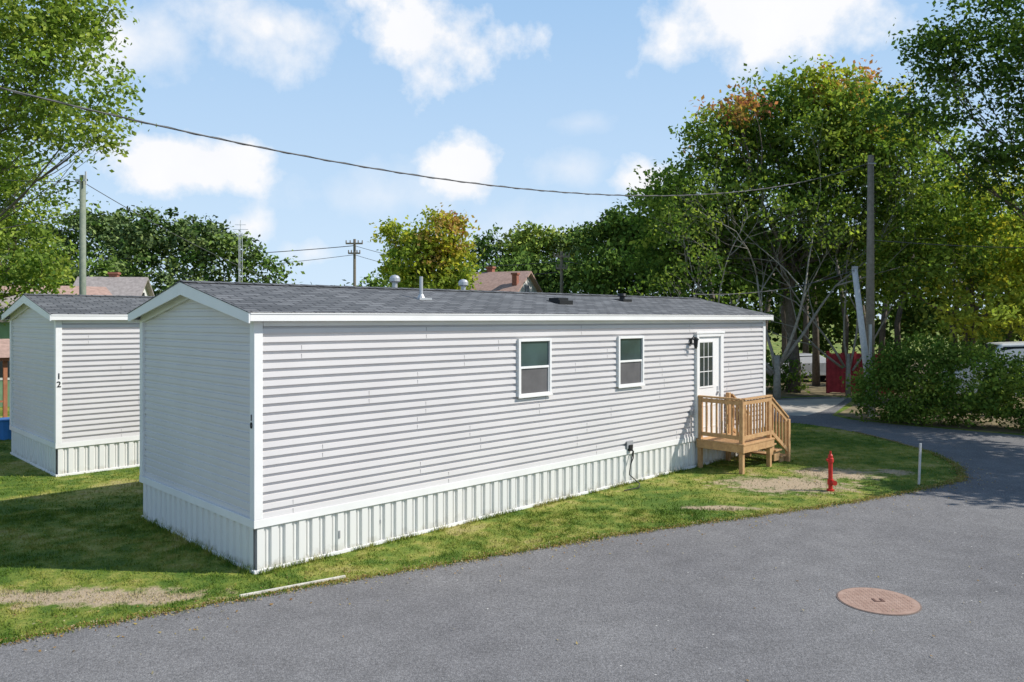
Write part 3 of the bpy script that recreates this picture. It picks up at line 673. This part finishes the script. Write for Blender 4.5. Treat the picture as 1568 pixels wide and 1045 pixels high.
tree('maple_tree',(-15.8,18.5,0),(-15,18.2,8.5),[(-10.3,17.3,9.1,1.5,1.5,1.4),(-9.1,17.2,7.45,.85,.9,.65),(-11.2,17,10.4,2.0,1.8,1.5),(-10.3,17.3,7.6,.8,1,.65),(-11.9,17.5,8,1.3,1.5,1.1),(-14,18,10.5,2.4,2.4,2.0),(-8.8,17.1,8.4,.5,.5,.5),(-9.6,17.2,10.0,.8,.8,.7),(-11.8,17.3,6.7,1.0,1,.6)],800,38,.38,.12,G_L+G_M[2:],15,.15,shell=.15,twigs=9,lr=.26)
tree('willow_tree',(-19.6,28.5,0),(-19.2,28.5,6.5),[(-17.9,28,7.9,1.7,1.8,1.7),(-18.2,28,5.4,1.9,1.6,2.0),(-16.9,28,5.0,1.1,1.2,1.2),(-20.5,28,7.5,2.5,2.3,3)],480,36,.5,.165,G_L+G_M,16,.25,shell=.3)
tree('autumn_tree',(-4.9,45,0),(-4.9,45,6.2),[(-6.0,45,6.9,1.7,1.8,1.9,G_Y+G_L),(-4.1,45,7.7,1.5,1.6,1.8,G_Y+OR[1:2]),(-3.2,44.6,8.6,.7,.8,.7,OR+G_Y),(-3.3,45,6.1,1.3,1.5,1.6,G_Y+G_L),(-6.9,45,8.3,.6,.8,.6,G_Y),(-5.1,45.4,5.2,2.3,1.8,1.6,G_L)],460,32,.5,.24,G_Y,17,.2,shell=.3)
leaves('hedge',[(11.9,24.9,.95,.9,.9,1.15),(12.7,24.6,1.3,1.1,1.0,1.35),(13.9,23.9,1.25,1.2,1.1,1.3),(15.1,23.0,1.1,1.2,1.1,1.15),(16.3,22.2,1.0,1.2,1.1,1.1),(17.8,21.3,1.1,1.3,1.2,1.15),(13.2,24.0,2.2,.6,.5,.45),(12.2,24.6,1.9,.5,.5,.5),(12.6,23.9,.9,.5,.4,.7,G_L),(14.4,22.9,1.2,.5,.4,.7,G_L)],1050,34,.32,.11,G_M+G_M+G_L[:1],18,shell=.5)
tree('shrub',(10.4,35,0),(10.4,35,1.2),[(10.2,34.2,1.1,1.2,1,1.1),(12.2,35.2,.8,1.0,1,.8)],110,36,.35,.15,G_M,19,.06)
def bare(name,base,seed,r0=.085):
    rnd=random.Random(seed); E=empty(name); w=MB(); tips=[]
    def grow(p,d,L,r,lv):
        pts=[p]; n=5; q=p.copy(); dd=d.copy()
        for i in range(n):
            dd=(dd+Vector((rnd.uniform(-1,1),rnd.uniform(-1,1),rnd.uniform(-.6,.9)))*.13).normalized(); q=q+dd*L/n; pts.append(q.copy())
        w.tube(pts,[r*(1-.55*i/n) for i in range(n+1)],6 if lv<2 else 4)
        if lv>=4: tips.append(q); return
        k=3 if lv<2 else rnd.choice((3,4))
        for j in range(k):
            i=rnd.choice((3,4,5)) if j else 5; s=pts[i]
            ax=dd.orthogonal(); ax.rotate(Matrix.Rotation(rnd.uniform(0,6.28),3,dd)); nd_=(dd*rnd.uniform(.9,1.4)+ax*rnd.uniform(.4,.85)).normalized()
            nd_.z=max(nd_.z,-.08)
            grow(s,nd_.normalized(),L*rnd.uniform(.55,.8),r*rnd.uniform(.4,.58),lv+1)
    b=Vector(base)
    for d,L in (((-.75,-.1,1.1),3.6),((-.25,.1,1.3),4.0),((.35,-.2,1.2),4.0),((.9,0,1.1),3.8),((-1.2,-.3,.95),2.8)):
        grow(b+Vector((d[0]*.2,0,rnd.uniform(.9,1.6))),Vector(d).normalized(),L,r0,0 if L>3.5 else 1)
    w.tube([b,b+Vector((0,0,1.8))],[r0*2.0,r0*1.6],9); w.obj('trunk_and_limbs',M_BARKPALE,E,smooth=True)
    sel=[(t[0],t[1],t[2],.4,.4,.3) for t in tips[::2]]
    leaves('sparse_leaves',sel,len(sel)*3,9,.38,.16,G_M+G_L,seed,E)
bare('bare_tree',(10.8,31.8,0),4,.078); bare('bare_tree',(14.3,33.2,0),9,.055)
def mass(name,spec,ncl,nl,clr,leaf,pal,seed,zlow=1.5):
    rnd=random.Random(seed); lobes=[]
    for (x,y,zt,w_,p) in spec:
        lobes.append((x,y,zt*.55,w_,w_*.8,zt*.42,p))
        for k in range(6): 
            a=rnd.uniform(0,6.28); rr=rnd.uniform(.35,.85)*w_; s=rnd.uniform(.25,.5)*w_
            lobes.append((x+math.cos(a)*rr,y+math.sin(a)*rr*.8,zt-s*.9-abs(math.cos(a))*rr*.4,s,s,s*.85,p))
    leaves(name,lobes,ncl,nl,clr,leaf,pal,seed,None,.1,.6,M_LEAFFAR)
G_HAZE=[(.15,.21,.075),(.19,.25,.085),(.12,.17,.07)]  # distance haze put into the leaf colour: paler, greyer greens
mass('distant_trees',[(-32.5,62,12.3,3.8,G_HAZE+G_M),(-29,61,11.5,3,G_HAZE+G_L[:1]),(-38,60,11,4,G_HAZE),(-25.5,58,11.8,4.2,G_D+G_HAZE),(-22,58,10.2,3.0,G_M+G_HAZE),(-18.8,58,8.2,2.0,G_M),(-29,55,8,3,G_HAZE+G_M),(-34,54,7.5,3,G_M+G_L[:1])],1250,30,.65,.34,G_M,21)
mass('distant_trees',[(-13,85,7.8,4,G_M),(-18,88,7.2,4,G_M),(-8,82,8.8,4,G_L+G_M),(-3,78,8.5,4,G_M),(-24,85,7,4,G_M)],400,28,.9,.46,G_M,22)
mass('distant_trees',[(-1.2,66,10.6,3.0,G_HAZE+G_M),(2.4,65,11.2,3.4,G_L),(5.6,64,10.9,3.0,G_L+G_HAZE),(8,60,10.8,3,G_HAZE+G_M),(.5,60,8.6,3,G_M),(4.5,58,8.0,3,G_D+G_M)],1050,30,.65,.34,G_M,23)
mass('distant_trees',[(7.0,50,10.2,2.4,G_M),(9.4,49,11.8,2.8,G_M),(5.8,48,7.6,2.0,G_M)],620,30,.55,.30,G_D,24)
mass('distant_trees',[(12,46,9,4,G_D),(17,50,9,4,G_M),(22,48,9.5,4,G_M),(27,45,10,4,G_M+G_L),(32,42,10,4,G_L+G_M),(36,38,10,5,G_M),(24,38,7.5,3,G_M+G_L),(29,34,7,3,G_L+G_Y)],1200,30,.85,.40,G_D,25)
w=MB(); rnd=random.Random(2)
for k in range(16):
    x=9.5+k*1.15+rnd.uniform(-.4,.4); y=rnd.uniform(38,44); w.tube([(x,y,0),(x+rnd.uniform(-.4,.4),y,3),(x+rnd.uniform(-.8,.8),y,7)],[.2,.15,.1],7)
w.obj('woodland_trunks',M_BARK,smooth=True)
mass('woodland_understory',[(11,54,5,3,G_M),(15,56,5,3,G_D),(22,56,5,3,G_M),(27,54,5,3,G_M),(33,50,5,3,G_M)],360,28,.9,.42,G_D,26)
# ---------------------------------------------------------------- light and sky
EL=math.radians(42); S=Vector((math.cos(EL)*.996,-math.cos(EL)*.09,math.sin(EL))).normalized()
sd=bpy.data.lights.new('sun','SUN'); sd.energy=5.0; sd.angle=math.radians(.5); sd.color=(1,.955,.885)
so=bpy.data.objects.new('sun',sd); scene.collection.objects.link(so); so.rotation_euler=(-S).to_track_quat('-Z','Y').to_euler(); so.location=(20,-5,30)
W=bpy.data.worlds.new('World'); scene.world=W; W.use_nodes=True; nt=W.node_tree; bg=nt.nodes['Background']
sky=nd(nt,'ShaderNodeTexSky',sky_type='NISHITA'); sky.sun_disc=False; sky.sun_elevation=EL; sky.sun_rotation=math.radians(95); sky.air_density=1.0; sky.dust_density=.6; sky.ozone_density=1.5
tc=nd(nt,'ShaderNodeTexCoord').outputs['Generated']; sp=nd(nt,'ShaderNodeSeparateXYZ'); nt.links.new(tc,sp.inputs[0])
az=math_(nt,'MULTIPLY',math_(nt,'ARCTAN2',sp.outputs[0],sp.outputs[1]),57.2958); el=math_(nt,'MULTIPLY',math_(nt,'ARCSINE',sp.outputs[2]),57.2958)
n1=math_(nt,'SUBTRACT',noise(nt,12,7,.58,tc),.5); n2=math_(nt,'SUBTRACT',noise(nt,4.5,3,.6,tc),.5)
nz=math_(nt,'ADD',math_(nt,'MULTIPLY',n1,2.6),math_(nt,'MULTIPLY',n2,1.3))
tot=None
for a,e,ra,rb,st,soft in ((-27,17.8,7.0,3.2,1,1.3),(-17.5,19.8,7.0,3.4,1,.9),(-6.0,19.8,6.6,4.4,1,.55),(18.0,20.8,10.5,4.3,1,.6),(-22,10.3,6.6,2.4,1,.5),(-3.1,10.7,3.1,2.8,1,.5),(9.6,10.0,2.8,1.8,1,.6),(4.2,10.9,3.4,1.4,.6,1.3),(-9.5,8.7,10,2.2,.65,1.8),(-18.8,6.3,2.6,2.1,1,.8),(-14.8,4.6,2.8,1.3,.9,.9),(2,6.5,11,2.4,.6,1.8),(5,14,3,.9,.4,1.5),(60,22,14,5,.9,1.),(-70,25,12,5,.9,1.),(140,25,18,6,.9,1.),(-140,20,18,6,.9,1.)):
    dx=math_(nt,'DIVIDE',math_(nt,'SUBTRACT',az,a),ra); dy=math_(nt,'DIVIDE',math_(nt,'SUBTRACT',el,e),rb)
    d=math_(nt,'SQRT',math_(nt,'ADD',math_(nt,'MULTIPLY',dx,dx),math_(nt,'MULTIPLY',dy,dy)))
    m=math_(nt,'ADD',math_(nt,'SUBTRACT',1.0,d),nz)
    m=math_(nt,'MULTIPLY',math_(nt,'DIVIDE',m,soft,True),st)
    tot=m if tot is None else math_(nt,'MAXIMUM',tot,m)
hz=math_(nt,'SUBTRACT',1.,math_(nt,'DIVIDE',el,28.),True); hz=math_(nt,'MULTIPLY',math_(nt,'POWER',hz,1.2),.85)
zen=math_(nt,'DIVIDE',math_(nt,'SUBTRACT',el,22.),35.,True)
low=mixc(nt,zen,(3.5,6.0,9.4),(1.1,2.1,4.3))
c=mixc(nt,.85,sky.outputs[0],low)
c=mixc(nt,hz,c,(7.4,8.9,10.3)); 
cl=mixc(nt,math_(nt,'MULTIPLY',math_(nt,'ADD',n1,.45),1.1,True),(9.0,9.2,9.7),(10.3,10.3,10.4))
c=mixc(nt,tot,c,cl); nt.links.new(c,bg.inputs[0]); bg.inputs[1].default_value=.1
# ---------------------------------------------------------------- camera
cd=bpy.data.cameras.new('camera'); cd.sensor_width=36; cd.lens=27.44; cd.shift_y=-34.5/1568; cd.clip_end=5000; cd.clip_start=.1
co_=bpy.data.objects.new('camera',cd); scene.collection.objects.link(co_); co_.location=(0,0,3.3); co_.rotation_euler=(math.pi/2,0,0); scene.camera=co_
